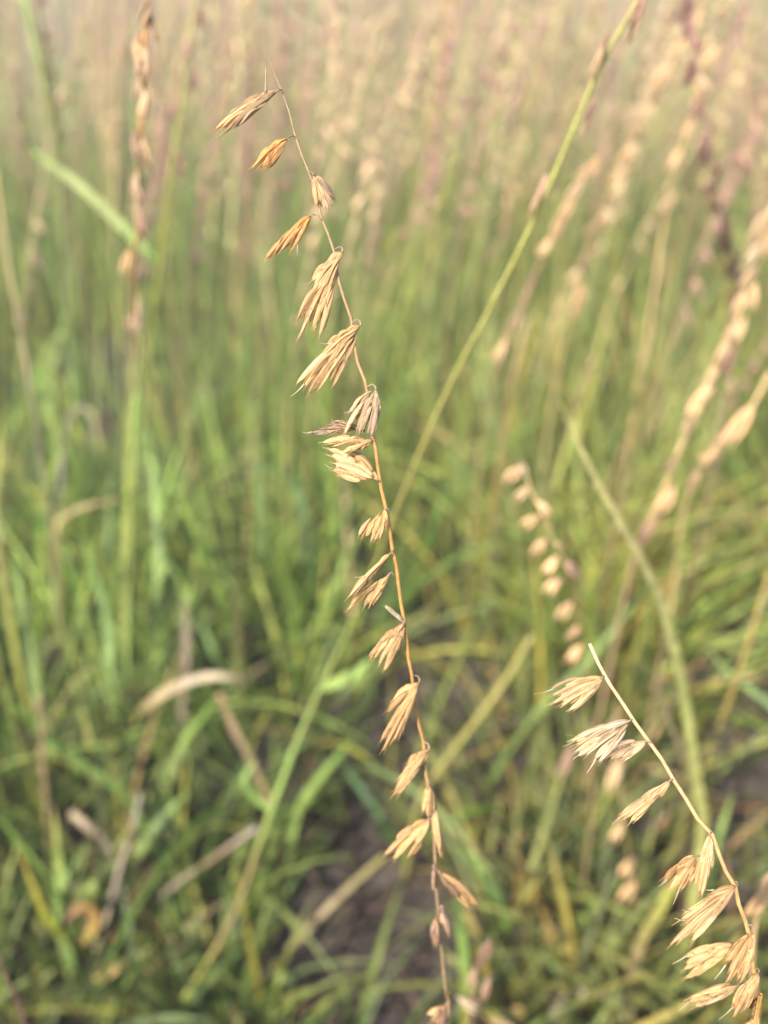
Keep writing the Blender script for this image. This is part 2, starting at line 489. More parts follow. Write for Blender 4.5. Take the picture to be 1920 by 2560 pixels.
spr((1795,2138),(1737,2140),[(1663,2200),(1667,2219),(1675,2224),(1695,2228),(1725,2205),(1690,2170)],GOLD,alt=STRAW,dd=.002,fill=5,w=17,hook=[(1786,2139)],awns=[((1668,2198),(1646,2217)),((1697,2225),(1683,2261))])
spr((1835,2206),(1839,2216),[(1761,2249),(1701,2301),(1712,2310),(1676,2361),(1698,2351),(1731,2350),(1760,2320),(1790,2290)],STRAW,alt=PALE,hook=[(1843,2199),(1848,2212)],fill=11,w=18,
    awns=[((1725,2278),(1705,2274)),((1715,2300),(1686,2295)),((1785,2224),(1763,2224))])
spr((1868,2311),(1885,2327),[(1815,2402),(1825,2428),(1817,2456),(1844,2450),(1855,2452),(1866,2420)],GOLD,alt=STRAW,hook=[(1877,2309),(1891,2318)],fill=9,w=17,awns=[((1815,2412),(1786,2449))])
spr((1874,2345),(1838,2358),[(1711,2392),(1711,2422),(1716,2445),(1735,2440),(1754,2418),(1770,2380)],STRAW,alt=GOLD,dd=.003,fill=8,w=18,awns=[((1718,2388),(1681,2410))])
spr((1885,2422),(1897,2431),[(1833,2508),(1838,2526),(1834,2542),(1860,2526),(1872,2500)],GOLD,alt=STRAW,hook=[(1888,2415),(1902,2423)],fill=8,w=17,awns=[((1835,2515),(1798,2549))])
spr((1884,2455),(1849,2461),[(1729,2491),(1721,2504),(1740,2515),(1754,2511),(1780,2500)],STRAW,alt=PALE,dd=.003,fill=6,w=18,awns=[((1724,2503),(1694,2529))])
spr((1879,2536),(1896,2543),[(1850,2585),(1866,2595),(1880,2600)],GOLD,hook=[(1890,2529),(1901,2535)],fill=5,w=17)

# ================================================================== NEIGHBOURS OUT OF FOCUS (each where it stands)
def spike_proto(seed, husks=5):
    """a small spike hanging along -Z, 1 unit long, several husks, used for the stalks out of focus"""
    R = random.Random(seed); mb = MB()
    for k in range(husks):
        a = k * 2.4 + R.random(); s = R.uniform(0, .15); e = R.uniform(.75, 1.0)
        off = np.array([math.cos(a), math.sin(a), 0]) * R.uniform(.04, .13)
        awn_into(mb, np.array([off[0] * 1.4, off[1] * 1.4, -e * .9]), np.array([off[0] * 2.4, off[1] * 2.4, -e - R.uniform(.05, .25)]), .018)
        husk_into(mb, np.array([0, 0, -s]), np.array([off[0] * 1.7, off[1] * 1.7, -e]), .16, off * .8, np.array([1, .3, .1]), 7, 8)
    mb.tube([np.array([0, 0, 0]), np.array([.01, 0, -.3])], [.03, .04], 5)
    return mb.mesh('seed_spike', M_HUSK)
PROTOS = [spike_proto(i, 5 + i % 3) for i in range(5)]

def hang(root, name, p, q, tint, i, fat=1.0):
    """a spike from p to q (world) on root"""
    o = link(name, PROTOS[i % len(PROTOS)], root)
    v = Vector(q - p)
    o.location = Vector(p) - root.location
    o.rotation_mode = 'QUATERNION'
    o.rotation_quaternion = Vector((0, 0, -1)).rotation_difference(v.normalized())
    f_ = min(fat, 1.5) * .68
    o.scale = (v.length * f_, v.length * f_, v.length)
    o.color = (*np.clip(lerp(tint, (.66, .53, .35), .15 if tint in (PURPLE, PINK) else .5) * 1.2, 0, .85), 1)
    return o

def stalk(label, pix, d, rad, cols, spikes=(), tints=(STRAW,), beads=None, leaves=(), name='seed_stalk', cat='grass stalk', bow=.3, group=None, root_it=True):
    """pix from the top down; spikes: [(px,py,px2,py2)] in photo pixels; beads=(t0,t1,n,len_m,fat,spread)"""
    P0 = lift(pix, d)
    P = rooted(P0, bow) if root_it else P0
    r = empty(name, P[-1], label, cat, group)
    sm, path = stem_mesh(P, rad, cols, 70, 7)
    link('stem', sm.mesh('stem', M_STEM, P[-1]), r)
    R = random.Random(len(label) * 31 + int(pix[0][0]))
    Pa = np.array(P0)
    def depth_near(x, y):
        i = int(np.argmin([abs(y - q[1]) for q in pix]))
        return float(np.dot(Pa[i] - CAM, FW))
    i = 0
    for s in spikes:
        dd = depth_near(s[0], s[1]) - .001
        hang(r, 'seed_spike', at(s[0], s[1], dd), at(s[2], s[3], dd + .001), tints[i % len(tints)], i, s[4] if len(s) > 4 else 1.0); i += 1
    if beads:
        t0, t1, n, ln, fat, spread = beads
        n_vis = len(path)
        L0 = 1.0
        for k in range(n):
            t = t0 + (t1 - t0) * (k + R.uniform(-.25, .25)) / max(n - 1, 1)
            j = min(max(int(t * (n_vis - 1)), 0), n_vis - 2)
            p = path[j]
            tg = path[j + 1] - path[j]; tg /= np.linalg.norm(tg)
            sidev = RT * R.choice((-1, -1, 1)) * spread + FW * R.uniform(-.4, .4) * spread
            v = tg * .9 + sidev + np.array([0, 0, -.25]); v /= np.linalg.norm(v)
            hang(r, 'seed_spike', p, p + v * ln * R.uniform(.8, 1.2), tints[k % len(tints)], k, fat)
    for lf in leaves:
        blade(None, lf[0], lf[1], lf[2], lf[3], parent=r, **(lf[4] if len(lf) > 4 else {}))
    return r

def blade(label, pix, d, width, cols, twist=.3, fold=.3, rooted_=True, parent=None, name='grass_leaf', cat='grass blade', taper=True, bow=.35, part_label=None):
    """a leaf blade given from its tip to its base in photo pixels"""
    P = lift(pix, d)
    if rooted_ and parent is None: P = rooted(P, bow)
    n = 26
    path = smooth_path(P, n)
    t = np.linspace(0, 1, n)
    wd = width * np.interp(t, [0, .06, .25, .6, .9, 1], [.06, .4, .82, 1, .85, .35] if taper else [.7, .9, 1, 1, 1, .9])
    tan = np.gradient(path, axis=0); tan /= np.linalg.norm(tan, axis=1)[:, None]
    acr = []
    for i in range(n):
        view = path[i] - CAM; view /= np.linalg.norm(view)
        nrm = -view * .55 + np.array(sd) * .8
        nrm /= np.linalg.norm(nrm)
        a = np.cross(nrm, tan[i]); a /= np.linalg.norm(a)
        ang = twist * math.sin(5.0 * t[i] - 1.0)
        b = np.cross(a, tan[i])
        acr.append(a * math.cos(ang) + b * math.sin(ang))
    cc = [np.array([np.interp(x, np.linspace(0, 1, len(cols)), [q[i] for q in cols]) for i in range(3)]) for x in t]
    o0 = np.array(parent.location) if parent is not None else path[-1]
    me = MB().ribbon(path, wd, np.array(acr), cc, fold).mesh('leaf' if parent is not None else name, M_LEAF, o0)
    if parent is not None:
        lo_ = link('leaf', me, parent)
        if part_label: lo_['label'] = part_label
        return lo_
    return tag(link(name, me, None, o0), label, cat)

mm = .001
# --- left
stalk('twisted tan seed stalk hanging from the top edge, its orange husks curled round the stem',
      [(372,-60),(370,0),(360,110),(362,200),(352,300),(346,400),(347,500),(346,580),(330,680),(338,800),(338,900),(320,1080),(326,1300),(322,1500),(318,1740),(330,1900)],
      [.215,.22,.23,.25,.29,.36,.43,.52,.6], [.0006,.0007,.0008,.001,.0011,.0012], [ORANGE, ORANGE, TAN, G_YEL, G_LIGHT, G_LIGHT, OLIVE],
      spikes=[(385,-30,352,70,.8),(362,20,396,100,.8),(350,75,338,150,1.2),(338,95,366,190,1.3),(372,110,352,205,1.1),(352,180,340,260,.9),(340,200,372,275,1.1),(368,225,352,312,1),
              (340,320,338,395,1.1),(355,335,372,420,.8),(336,345,358,425,1.1),(345,425,330,500,1),(332,440,360,520,1.1),(340,500,352,580,1),(352,520,362,600,.9),
              (322,620,308,690,1),(340,745,342,835,1)],
      tints=(BROWN, TAN, PINK, STRAW, BROWN, TAN),
      leaves=[([(640,1708),(600,1696),(540,1690),(480,1700),(415,1730),(360,1770),(332,1812)], [.47,.45,.45,.47,.50,.535], 5.6*mm,
               [DRYGREY, DRY, (.56,.47,.34), (.54,.43,.27), (.52,.40,.23), OLIVE, G_YEL], dict(twist=.2, part_label='arched cream coloured dry leaf'))])
st2 = stalk('upright yellow green stem with purple spikes and one long pale leaf slanting up',
      [(500,-40),(470,120),(452,280),(430,420),(408,600),(388,760),(372,900),(350,1150),(350,1350),(352,1560)], [.34,.35,.37,.42,.5,.6,.68], [.0007,.0009,.0011,.0013,.0014], [OLIVE, G_YEL, G_YEL, G_LIGHT, G_YEL, OLIVE],
      spikes=[(495,10,515,80),(468,80,462,150),(455,230,430,300),(480,160,488,230),(445,370,455,440)], tints=(PURPLE, PINK, PURPLE),
      leaves=[([(70,360),(110,400),(180,450),(260,520),(330,590),(390,650)], [.47,.45,.43], 5.6*mm, [G_MID, (.31,.35,.13), (.33,.37,.14), G_MID], dict(twist=.15))])
stalk('pale stiff stem slanting down from the top left corner',
      [(50,-40),(85,90),(112,200),(135,290),(150,370),(158,560),(175,820),(200,1000)], [.38,.4,.45,.6,.75], [.0012,.0014,.0015,.0015], [G_LIGHT, (.42,.42,.2), (.42,.42,.2), G_LIGHT, G_MID], bow=.1, name='grass_stalk', cat='grass stem')
stalk('purple tinged seed stalk close beside the pale stem at the top left',
      [(88,-40),(100,50),(118,140),(136,220),(165,420),(200,700)], [.42,.45,.6,.8], [.0006,.0008,.001], [PINK, PINK, OLIVE],
      beads=(0,.33,9,.011,1.1,.35), tints=(PURPLE, PINK, TAN))
stalk('slim brown stem with a pale node, running down the left edge',
      [(-8,420),(14,600),(38,750),(62,880),(80,1000),(100,1130),(122,1280),(140,1420),(150,1560)], [.36,.38,.42,.5,.6], [.0009,.001,.0012,.0012], [OLIVE, DRY, DRYGREY, DRY, DRYGREY, DRY], name='grass_stalk', cat='grass stem')
stalk('thin purplish seed stalk standing far up at the left, grey in the blur',
      [(40,180),(48,260),(56,340),(62,480),(80,700)], [.6,.62,.7,.9], [.0006,.0009], [DRYGREY, PINK, OLIVE], beads=(0,.35,6,.012,1.0,.3), tints=(PURPLE, DRYGREY))
blade('pale green blade at the left edge with a bright tip under the slanting leaf', [(0,530),(40,560),(80,575),(110,600),(130,680)], [.5,.55,.62], 4*mm, [G_BLUE, G_LIGHT, G_BLUE, G_MID])
blade('straight yellowish blade at the very left edge halfway down', [(6,970),(4,1060),(-4,1180),(-10,1320)], [.38,.42,.46], 4*mm, [G_YEL, (.45,.42,.17), G_YEL, G_MID])
blade('dry loop of grass with a whitish crest left of the tall green stems', [(250,1130),(232,1040),(205,1020),(180,1030),(165,1080),(150,1200)], [.6,.62,.66,.7], 3.2*mm, [OLIVE, DRYGREY, (.40,.37,.32), DRYGREY, OLIVE], taper=False)
blade('tan blade lying level across the left stems', [(305,1245),(260,1255),(205,1268),(165,1290),(140,1330)], [.5,.53,.58], 4*mm, [TAN, (.55,.45,.22), G_YEL, OLIVE])
blade('pinkish hooked leaf tip curling over in the left middle', [(395,1480),(400,1425),(425,1412),(450,1450),(462,1520),(465,1640),(455,1760)], [.45,.45,.48,.52,.56], 4.5*mm, [G_LIGHT, G_LIGHT, (.42,.33,.26), (.42,.30,.24), DRYGREY, G_MID], taper=False)
blade('tan broken leaf falling from the arched dry leaf', [(548,1735),(575,1800),(605,1860),(640,1930),(668,1998)], [.43,.45,.5], 4.6*mm, [TAN, DRY, (.56,.42,.22), TAN, BROWN], taper=False, twist=.1)
blade('light green blade rising to the arched dry leaf', [(545,1740),(500,1800),(462,1850),(430,1920),(400,2010)], [.46,.47,.5,.55], 6*mm, [G_MID, G_LIGHT, (.30,.38,.13), G_LIGHT, G_MID])
blade('light green blade in the lower left pointing up to the right', [(470,1985),(420,2030),(375,2090),(330,2160),(300,2230)], [.45,.47,.5,.52], 6*mm, [G_LIGHT, (.32,.42,.2), G_LIGHT, G_MID])
blade('short light green blade crossing the grey dry stem at the lower left', [(335,2060),(300,2110),(262,2170),(225,2230),(190,2290)], [.42,.44,.47], 6*mm, [OLIVE, (.42,.44,.16), G_LIGHT, G_MID], twist=.2)
stalk('bent grey dry stem in the lower left turning green near its base',
      [(350,1985),(335,2060),(300,2170),(272,2280),(235,2390),(195,2500),(175,2580)], [.43,.43,.44,.45,.46], [.0012,.0014,.0015,.0017], [(.30,.27,.2), DRYGREY, DRYGREY, DRY, G_LIGHT, G_LIGHT], name='grass_stalk', cat='dry stem')
stalk('straight brown dry stem lying aslant below the broken tan leaf',
      [(640,2070),(590,2105),(520,2155),(460,2195),(410,2235),(370,2265)], [.43,.45,.48], [.0016,.0015,.0014,.0011], [(.34,.29,.24), BROWN, DRYGREY, DRY, DRYGREY], name='grass_stalk', cat='dry stem')
blade('bright yellow green blade at the lower left leaning to the right', [(48,2130),(85,2220),(115,2290),(150,2340),(172,2390)], [.38,.4,.42,.44], 5.2*mm, [(.42,.33,.08), (.42,.42,.05), (.40,.44,.06), (.24,.34,.06)], twist=.1)
blade('curled yellow leaf end in the lower left corner', [(158,2310),(172,2285),(205,2268),(235,2285),(232,2325),(205,2350),(175,2372)], [.42,.42,.43,.44], 5.5*mm, [BROWN, (.45,.26,.08), (.46,.36,.11), (.50,.40,.14), (.5,.36,.1), DRY], taper=False, twist=.5)
blade('green blade spreading to the upper left from a bright tuft in the lower left', [(-5,2040),(50,2110),(95,2170),(130,2220),(150,2270)], [.37,.39,.42], 6*mm, [G_MID, G_LIGHT, G_LIGHT, (.22,.36,.1)])
blade('short upright blade of the bright tuft in the lower left', [(135,2020),(140,2090),(145,2150),(150,2210),(152,2280)], [.4,.41,.42], 6.4*mm, [OLIVE, G_LIGHT, (.28,.40,.12), G_MID])
blade('pale short blade opening to the right in the bright tuft', [(215,2130),(185,2160),(165,2200),(152,2250)], [.41,.42,.43], 6.4*mm, [G_LIGHT, (.34,.44,.18), (.3,.42,.18), G_MID])
blade('yellowish leaf lying flat at the bottom left above pale green grass', [(380,2370),(340,2390),(290,2420),(240,2455),(215,2480)], [.44,.44,.45], 5.5*mm, [TAN, (.50,.38,.14), (.46,.40,.14), OLIVE])
stalk('thin dark red dry stalk cutting the bottom left corner', [(-6,2385),(15,2440),(38,2490),(58,2540),(72,2590)], [.24,.25,.26], [.0004,.0005,.0005], [(.22,.12,.10), BROWN, (.34,.2,.14), BROWN], name='grass_stalk', cat='dry stem')
blade('pale broken straw piece lying among the lower left leaves', [(175,2030),(205,2055),(240,2085),(262,2110)], [.48,.48,.49], 5*mm, [DRY, (.60,.48,.38), DRYGREY, BROWN], taper=False)
blade('broad green blade reaching from the left edge toward the dry stem', [(-10,1720),(60,1790),(140,1860),(220,1920),(290,1970),(330,2010)], [.46,.47,.48,.5], 5*mm, [G_MID, G_DEEP, G_LIGHT, (.14,.27,.06), G_MID])
blade('green blade with a tan streak on the far left, lower half', [(180,1690),(205,1780),(222,1840),(235,1930)], [.5,.52,.55], 5*mm, [G_LIGHT, (.42,.40,.14), OLIVE, G_MID])
stalk('brown dry seed stalk with a beaded end hanging at the left, below the middle', [(100,1740),(106,1830),(108,1900),(115,1980),(118,2080)], [.45,.46,.47,.5], [.0012,.0012,.001], [BROWN, TAN, BROWN], beads=(0,.6,7,.010,1.1,.3), tints=(TAN, BROWN, DRY))
# --- centre
stalk('long diagonal yellow green stem with purple spikes near its top, crossing behind the sharp stalk',
      [(1610,-40),(1588,10),(1530,110),(1480,210),(1430,330),(1370,470),(1300,620),(1220,780),(1130,950),(1050,1130),(985,1290),(930,1430),(885,1545),(800,1725),(745,1850),(694,1985),(645,2120),(600,2250),(540,2370),(470,2480),(440,2520)],
      [.20,.205,.215,.23,.26,.30,.345,.385,.42,.445], [.0006,.0006,.0006,.00062,.00066,.00075,.001,.0014,.0014,.0013,.0012,.0012], [OLIVE, (.34,.33,.08), (.33,.31,.08), (.31,.28,.08), (.26,.24,.07), (.24,.26,.07), (.30,.38,.11), G_LIGHT, OLIVE, (.28,.19,.1), G_YEL, G_YEL],
      spikes=[(1612,-20,1575,70,.9),(1608,20,1570,110,.8),(1522,75,1495,160,.8),(1510,110,1475,195,.8),(1498,235,1465,310,.9),(1480,280,1450,355,.7),(1368,430,1340,510,.9),(1352,470,1325,545,.7)],
      tints=(PINK, TAN, PINK, STRAW, PURPLE, TAN, PINK, STRAW),
      leaves=[([(925,1650),(890,1680),(850,1702),(805,1722)], [.34,.35,.362], 5*mm, [G_LIGHT, (.30,.42,.12), (.32,.42,.12), G_LIGHT]),
              ([(640,1900),(610,1960),(672,2020),(690,1995)], [.38,.375,.377], 3*mm, [G_LIGHT, G_MID, G_LIGHT])], name='seed_stalk')
blade('bluish green blade crossing behind the sharp stalk above the middle', [(610,1175),(660,1168),(710,1180),(745,1215),(760,1290)], [.6,.62,.66], 4.5*mm, [G_BLUE, (.22,.36,.2), G_BLUE, G_MID])
blade('light green blade rising to the right behind the diagonal stem, lower centre', [(885,1850),(845,1890),(800,1945),(765,1990),(735,2060)], [.45,.47,.5], 5.5*mm, [G_MID, G_LIGHT, G_LIGHT, G_MID])
blade('dark green blade crossing the sharp stalk low down, leaning to the left', [(830,1860),(870,1930),(915,1990),(960,2060),(1000,2130)], [.48,.49,.52], 5*mm, [G_DEEP, G_BLUE, G_DEEP, G_DEEP])
blade('upright green blade beside the foot of the sharp stalk', [(1140,2230),(1150,2310),(1160,2400),(1165,2480),(1165,2560)], [.34,.36,.4], 5.5*mm, [G_DEEP, G_LIGHT, G_YEL, (.3,.36,.1)])
blade('bent green blade arching right of the sharp stalk near the bottom', [(1120,2110),(1180,2150),(1230,2220),(1265,2300),(1270,2390),(1255,2460)], [.44,.44,.46,.48], 5*mm, [G_MID, (.16,.28,.09), G_MID, G_MID])
stalk('slender stem with purple and tan spikes beside the foot of the sharp stalk',
      [(1225,2350),(1205,2400),(1195,2450),(1180,2500),(1170,2570)], [.23,.24,.26], [.0005,.0006,.0007], [BROWN, TAN, OLIVE],
      spikes=[(1224,2345,1203,2410,1.2),(1206,2395,1182,2425,.9),(1192,2420,1172,2475,1.2),(1226,2440,1205,2500,1),(1205,2500,1160,2520,1),(1140,2490,1200,2530,1),(1290,2568,1225,2552,1.0)], tints=(PINK, PURPLE, TAN, PINK, PINK, CREAM, STRAW))
blade('curved thread of dead grass lying on the bare soil', [(760,2420),(820,2370),(880,2345),(940,2345),(1000,2352)], [.50,.5,.5], 2.2*mm, [DRY, DRYGREY, (.5,.44,.38), DRYGREY], taper=False)
blade('curled green blade arching over at the bottom beside the bare soil', [(640,2470),(680,2445),(720,2455),(740,2500),(730,2560)], [.45,.45,.46], 4.5*mm, [G_MID, (.2,.3,.12), (.18,.28,.12), G_MID], taper=False)
blade('olive dry stalk leaning low across the bare soil toward the sharp stalk', [(960,2140),(910,2185),(850,2240),(780,2310),(700,2400),(650,2460)], [.43,.45,.47], 3.4*mm, [OLIVE, (.38,.32,.16), DRY, OLIVE, (.34,.34,.13)], taper=False, name='dry_leaf', cat='dry leaf')
# --- right
stalk('chain of pale tan seeds slanting below the long diagonal stem, upper right',
      [(1488,395),(1462,440),(1440,490),(1408,560),(1372,610),(1345,670),(1318,740),(1290,815),(1255,890),(1220,1000),(1195,1200)], [.36,.36,.37,.4,.45,.6], [.0006,.0008,.001,.0012], [STRAW, STRAW, TAN, OLIVE],
      spikes=[(1496,390,1460,450,1.3),(1478,410,1440,455,1.3),(1460,450,1420,510,1.5),(1440,490,1400,545,1.5),(1420,530,1385,580,1.4),(1402,555,1375,610,1.3),(1380,590,1348,640,1.3),(1340,680,1318,730,1),(1322,720,1300,770,1),(1308,760,1280,830,1.1),(1282,810,1258,860,1.1),(1262,850,1238,905,1.3)],
      tints=(STRAW, PALE, PALE, STRAW, PALE, STRAW, PALE, PINK, PINK, TAN, STRAW, PALE))
stalk('beaded tan seed stalk slanting across the upper right, nearest the purple one',
      [(1760,20),(1720,90),(1690,140),(1662,200),(1620,280),(1590,340),(1560,420),(1520,500),(1490,570),(1450,700),(1400,900)], [.42,.43,.46,.5,.6], [.0006,.0008,.001], [STRAW, STRAW, TAN, OLIVE],
      beads=(.0,.42,15,.014,1.4,.35), tints=(STRAW, PALE, STRAW, TAN))
stalk('purple brown seed stalk hanging near the top right corner',
      [(1728,-30),(1732,60),(1740,160),(1758,260),(1772,340),(1784,440),(1798,520),(1826,600),(1840,700),(1830,900)], [.33,.34,.36,.4,.5], [.0007,.0009,.001], [PURPLE, PINK, PINK, OLIVE],
      beads=(0,.5,30,.012,1.6,.35), tints=(PURPLE, PURPLE, PINK, PURPLE, TAN, PINK))
stalk('pale yellow seed stalk leaning in from the top right corner',
      [(1835,-20),(1800,40),(1770,110),(1745,190),(1730,270),(1705,360),(1680,450),(1660,560),(1630,760)], [.40,.41,.44,.5], [.0006,.0008,.001], [STRAW, STRAW, TAN, OLIVE],
      spikes=[(1832,-10,1795,50,1.2),(1810,20,1775,85,1.2),(1798,110,1765,165,1.2),(1780,140,1745,180,1.1),(1770,190,1740,240,1),(1745,240,1722,290,1),(1735,290,1715,350,1),(1705,370,1675,420,1.1),(1690,480,1655,530,1.4)], tints=(PALE, CREAM, PALE, STRAW))
stalk('thick chain of creamy seeds entering at the right edge above the middle',
      [(1945,480),(1915,560),(1885,650),(1862,720),(1842,800),(1810,890),(1775,960),(1735,1050),(1700,1120),(1665,1210),(1630,1290),(1595,1360),(1560,1500)], [.29,.30,.31,.33,.36,.42], [.0008,.001,.0011,.0012], [STRAW, STRAW, TAN, TAN, OLIVE],
      spikes=[(1925,520,1880,600,1.2),(1932,570,1895,650,1.3),(1905,600,1865,670,1.1),(1900,660,1850,720,1.2),(1890,700,1875,780,1.2),(1862,720,1835,790,1.1),(1840,800,1808,860,1.2),(1868,790,1835,860,1.1),(1825,840,1790,915,1.2),(1845,860,1805,940,.9),(1800,900,1765,960,1),(1790,940,1745,1010,1.2),
              (1760,970,1725,1050,1.2),(1745,1030,1705,1080,1.1),(1700,1130,1668,1180,1),(1690,1210,1640,1290,1.1),(1645,1280,1592,1370,.9)],
      tints=(PALE, STRAW, CREAM, PALE, STRAW, PALE, STRAW, PALE, PALE, PINK, STRAW, PALE, STRAW, PALE, PINK, STRAW, PINK))
stalk('tan seed stalk with one long pale spike, leaning beside the chain of creamy seeds',
      [(1925,930),(1895,990),(1850,1060),(1800,1120),(1760,1170),(1730,1215),(1700,1330),(1680,1500)], [.34,.35,.38,.45], [.0007,.0009,.001], [STRAW, STRAW, TAN, OLIVE],
      spikes=[(1890,1000,1805,1120,.9),(1840,1060,1790,1110,1.1),(1800,1110,1750,1160,1.1),(1755,1160,1722,1225,1.1)], tints=(STRAW, PALE, STRAW, PALE))
stalk('drooping stalk of oval hanging seeds left of the cut tipped stalk',
      [(1310,1165),(1322,1210),(1340,1255),(1362,1290),(1385,1360),(1412,1400),(1425,1450),(1440,1500),(1450,1580),(1460,1660),(1470,1800),(1480,2000)], [.27,.275,.29,.33,.42], [.0003,.0004,.0006,.0008], [STRAW, TAN, OLIVE, TAN, TAN, OLIVE],
      spikes=[(1308,1160,1262,1205,1.6),(1300,1150,1320,1190,1.0),(1325,1215,1288,1255,1.6),(1345,1250,1372,1290,1.8),(1352,1285,1305,1320,1.6),(1365,1345,1330,1385,1.5),(1385,1355,1410,1370,1.1),(1395,1390,1362,1440,1.4),(1410,1400,1450,1445,1.3),(1405,1440,1365,1485,1.5),(1430,1500,1395,1550,1.6),(1450,1560,1418,1600,1.3),(1455,1610,1422,1660,1.3)],
      tints=(PALE, CREAM, PALE, PALE, STRAW, STRAW, TAN, STRAW, PINK, PALE, STRAW, STRAW, STRAW))
blade('long grey green blade curving down on the right behind the cut tipped stalk', [(1395,995),(1430,1075),(1480,1180),(1540,1290),(1590,1375),(1630,1450),(1665,1540),(1695,1660),(1718,1790),(1740,1940),(1755,2080)], [.27,.265,.265,.275,.29,.32,.36], 4.4*mm, [OLIVE, (.33,.30,.13), (.36,.37,.13), (.44,.45,.16), (.46,.47,.16), (.50,.52,.18), (.46,.50,.15), G_LIGHT], twist=.1)
blade('narrow olive blade just left of the long grey green one', [(1640,1710),(1668,1790),(1700,1870),(1730,1950),(1752,2020)], [.33,.36,.4], 3.4*mm, [DRYGREY, OLIVE, (.34,.32,.12), G_MID])
blade('green blade slanting off the right edge beneath the middle', [(1760,1610),(1810,1670),(1870,1720),(1930,1765),(1980,1840)], [.40,.41,.43], 5*mm, [G_LIGHT, (.3,.42,.2), G_LIGHT, G_LIGHT])
stalk('thin golden brown stem leaning along the right edge below the middle', [(1925,1430),(1885,1560),(1850,1670),(1815,1770),(1780,1860),(1730,1990)], [.36,.37,.4,.46], [.0009,.0011,.0012], [(.34,.24,.08), (.40,.3,.08), OLIVE, (.36,.29,.08)], name='grass_stalk', cat='grass stem')
blade('tan leaf bent level with a yellow patch in the lower right', [(1250,2330),(1330,2330),(1400,2325),(1460,2325),(1540,2345),(1590,2400)], [.46,.46,.48], 5*mm, [BROWN, DRYGREY, (.55,.42,.14), (.5,.38,.16), BROWN, DRYGREY], taper=False)
blade('arched grey dead leaf at the bottom edge right of the middle', [(1370,2560),(1400,2510),(1455,2482),(1520,2485),(1560,2520),(1580,2580)], [.42,.42,.43], 5*mm, [DRYGREY, DRY, (.42,.36,.3), DRYGREY, DRY], taper=False)
blade('yellow fallen leaf at the bottom edge beside the arched grey one', [(1240,2540),(1290,2530),(1340,2535),(1390,2550)], [.44,.44,.44], 5*mm, [DRY, (.5,.36,.1), (.55,.40,.14), TAN], taper=False)
blade('green blade rising to the right in the lower right corner', [(1560,2190),(1510,2250),(1455,2300),(1420,2350),(1400,2400)], [.43,.45,.47], 4.5*mm, [G_LIGHT, G_LIGHT, G_MID, G_MID])
blade('light green blade leaning left low on the right side', [(1320,2370),(1380,2410),(1440,2440),(1500,2450)], [.44,.45,.46], 5*mm, [G_LIGHT, (.25,.38,.14), G_LIGHT, G_MID])
stalk('blurred tan seed spikes hanging below the seed stalk of oval seeds', [(1540,1760),(1545,1900),(1560,2050),(1580,2200),(1590,2330)], [.33,.35,.38,.44], [.0005,.0006,.0008], [TAN, OLIVE, TAN, OLIVE],
      spikes=[(1545,1780,1520,1850,1),(1550,1890,1522,1980,1.2),(1500,1800,1472,1860,.8),(1562,2050,1528,2105,1.3),(1585,2140,1555,2195,1.3),(1590,2200,1548,2255,1.3),(1430,1860,1400,1950,1.0)], tints=(TAN, STRAW, PINK, STRAW, STRAW, STRAW, PINK))
stalk('stout blurred tan seed stalk at the right edge behind the lower sharp spikes', [(1960,2080),(1935,2180),(1915,2240),(1890,2300),(1880,2420),(1885,2590)], [.21,.22,.25], [.0005,.0006,.0007], [STRAW, TAN, OLIVE], spikes=[(1935,2170,1900,2250,1.2),(1928,2220,1868,2300,1.2)], tints=(STRAW, GOLD))
blade('stout tan straw rising behind the lower right spikes', [(1690,2200),(1640,2290),(1600,2360),(1580,2450),(1570,2560)], [.38,.4,.43], 5*mm, [G_YEL, OLIVE, (.46,.34,.18), DRY, BROWN], taper=False, name='dry_leaf', cat='dry leaf')
blade('bright green blade standing behind the lower right spikes', [(1830,1990),(1800,2080),(1770,2180),(1745,2300),(1735,2400)], [.40,.42,.45], 5*mm, [G_LIGHT, (.30,.42,.12), (.34,.40,.10), G_MID])
blade('yellow green blade leaning right behind the lowest sharp spikes', [(1860,2330),(1800,2410),(1755,2470),(1720,2540)], [.40,.42,.44], 5*mm, [(.42,.34,.08), (.4,.36,.08), G_LIGHT, G_MID])

# --- soft upright stems and blades farther back
blade('tall soft light green blade standing upright beside the twisted tan stalk', [(352,720),(338,900),(326,1100),(318,1300),(312,1500),(308,1700)], [.50,.50,.52,.55,.6], 6.5*mm, [G_YEL, G_LIGHT, (.33,.38,.10), (.36,.36,.12), G_LIGHT, G_MID], twist=.1)
blade('broad pale green upright blade right of the twisted tan stalk low down', [(372,1080),(386,1250),(396,1420),(392,1600)], [.56,.57,.6], 8*mm, [G_LIGHT, (.30,.38,.15), G_LIGHT, G_MID], twist=.1)
stalk('fine yellowish stem rising behind the upper part of the sharp stalk', [(1150,380),(1110,500),(1065,640),(1020,800),(985,960),(965,1120)], [.48,.52,.62,.75], [.0009,.0012,.0015,.0016], [OLIVE, G_YEL, G_YEL, OLIVE], name='grass_stalk', cat='grass stalk')
stalk('orange brown upright stem right of the diagonal one at mid height', [(1320,800),(1290,920),(1262,1060),(1240,1230),(1225,1400)], [.50,.52,.58,.66], [.0012,.0014,.0016], [TAN, (.44,.29,.12), (.46,.31,.13), OLIVE], name='grass_stalk', cat='dry stem')
stalk('reddish tan stem slanting beside the grey green blade at mid height', [(1480,900),(1440,1010),(1405,1110),(1370,1230),(1345,1400)], [.52,.55,.62,.7], [.0012,.0014,.0016], [TAN, BROWN, TAN, OLIVE], name='grass_stalk', cat='dry stem')
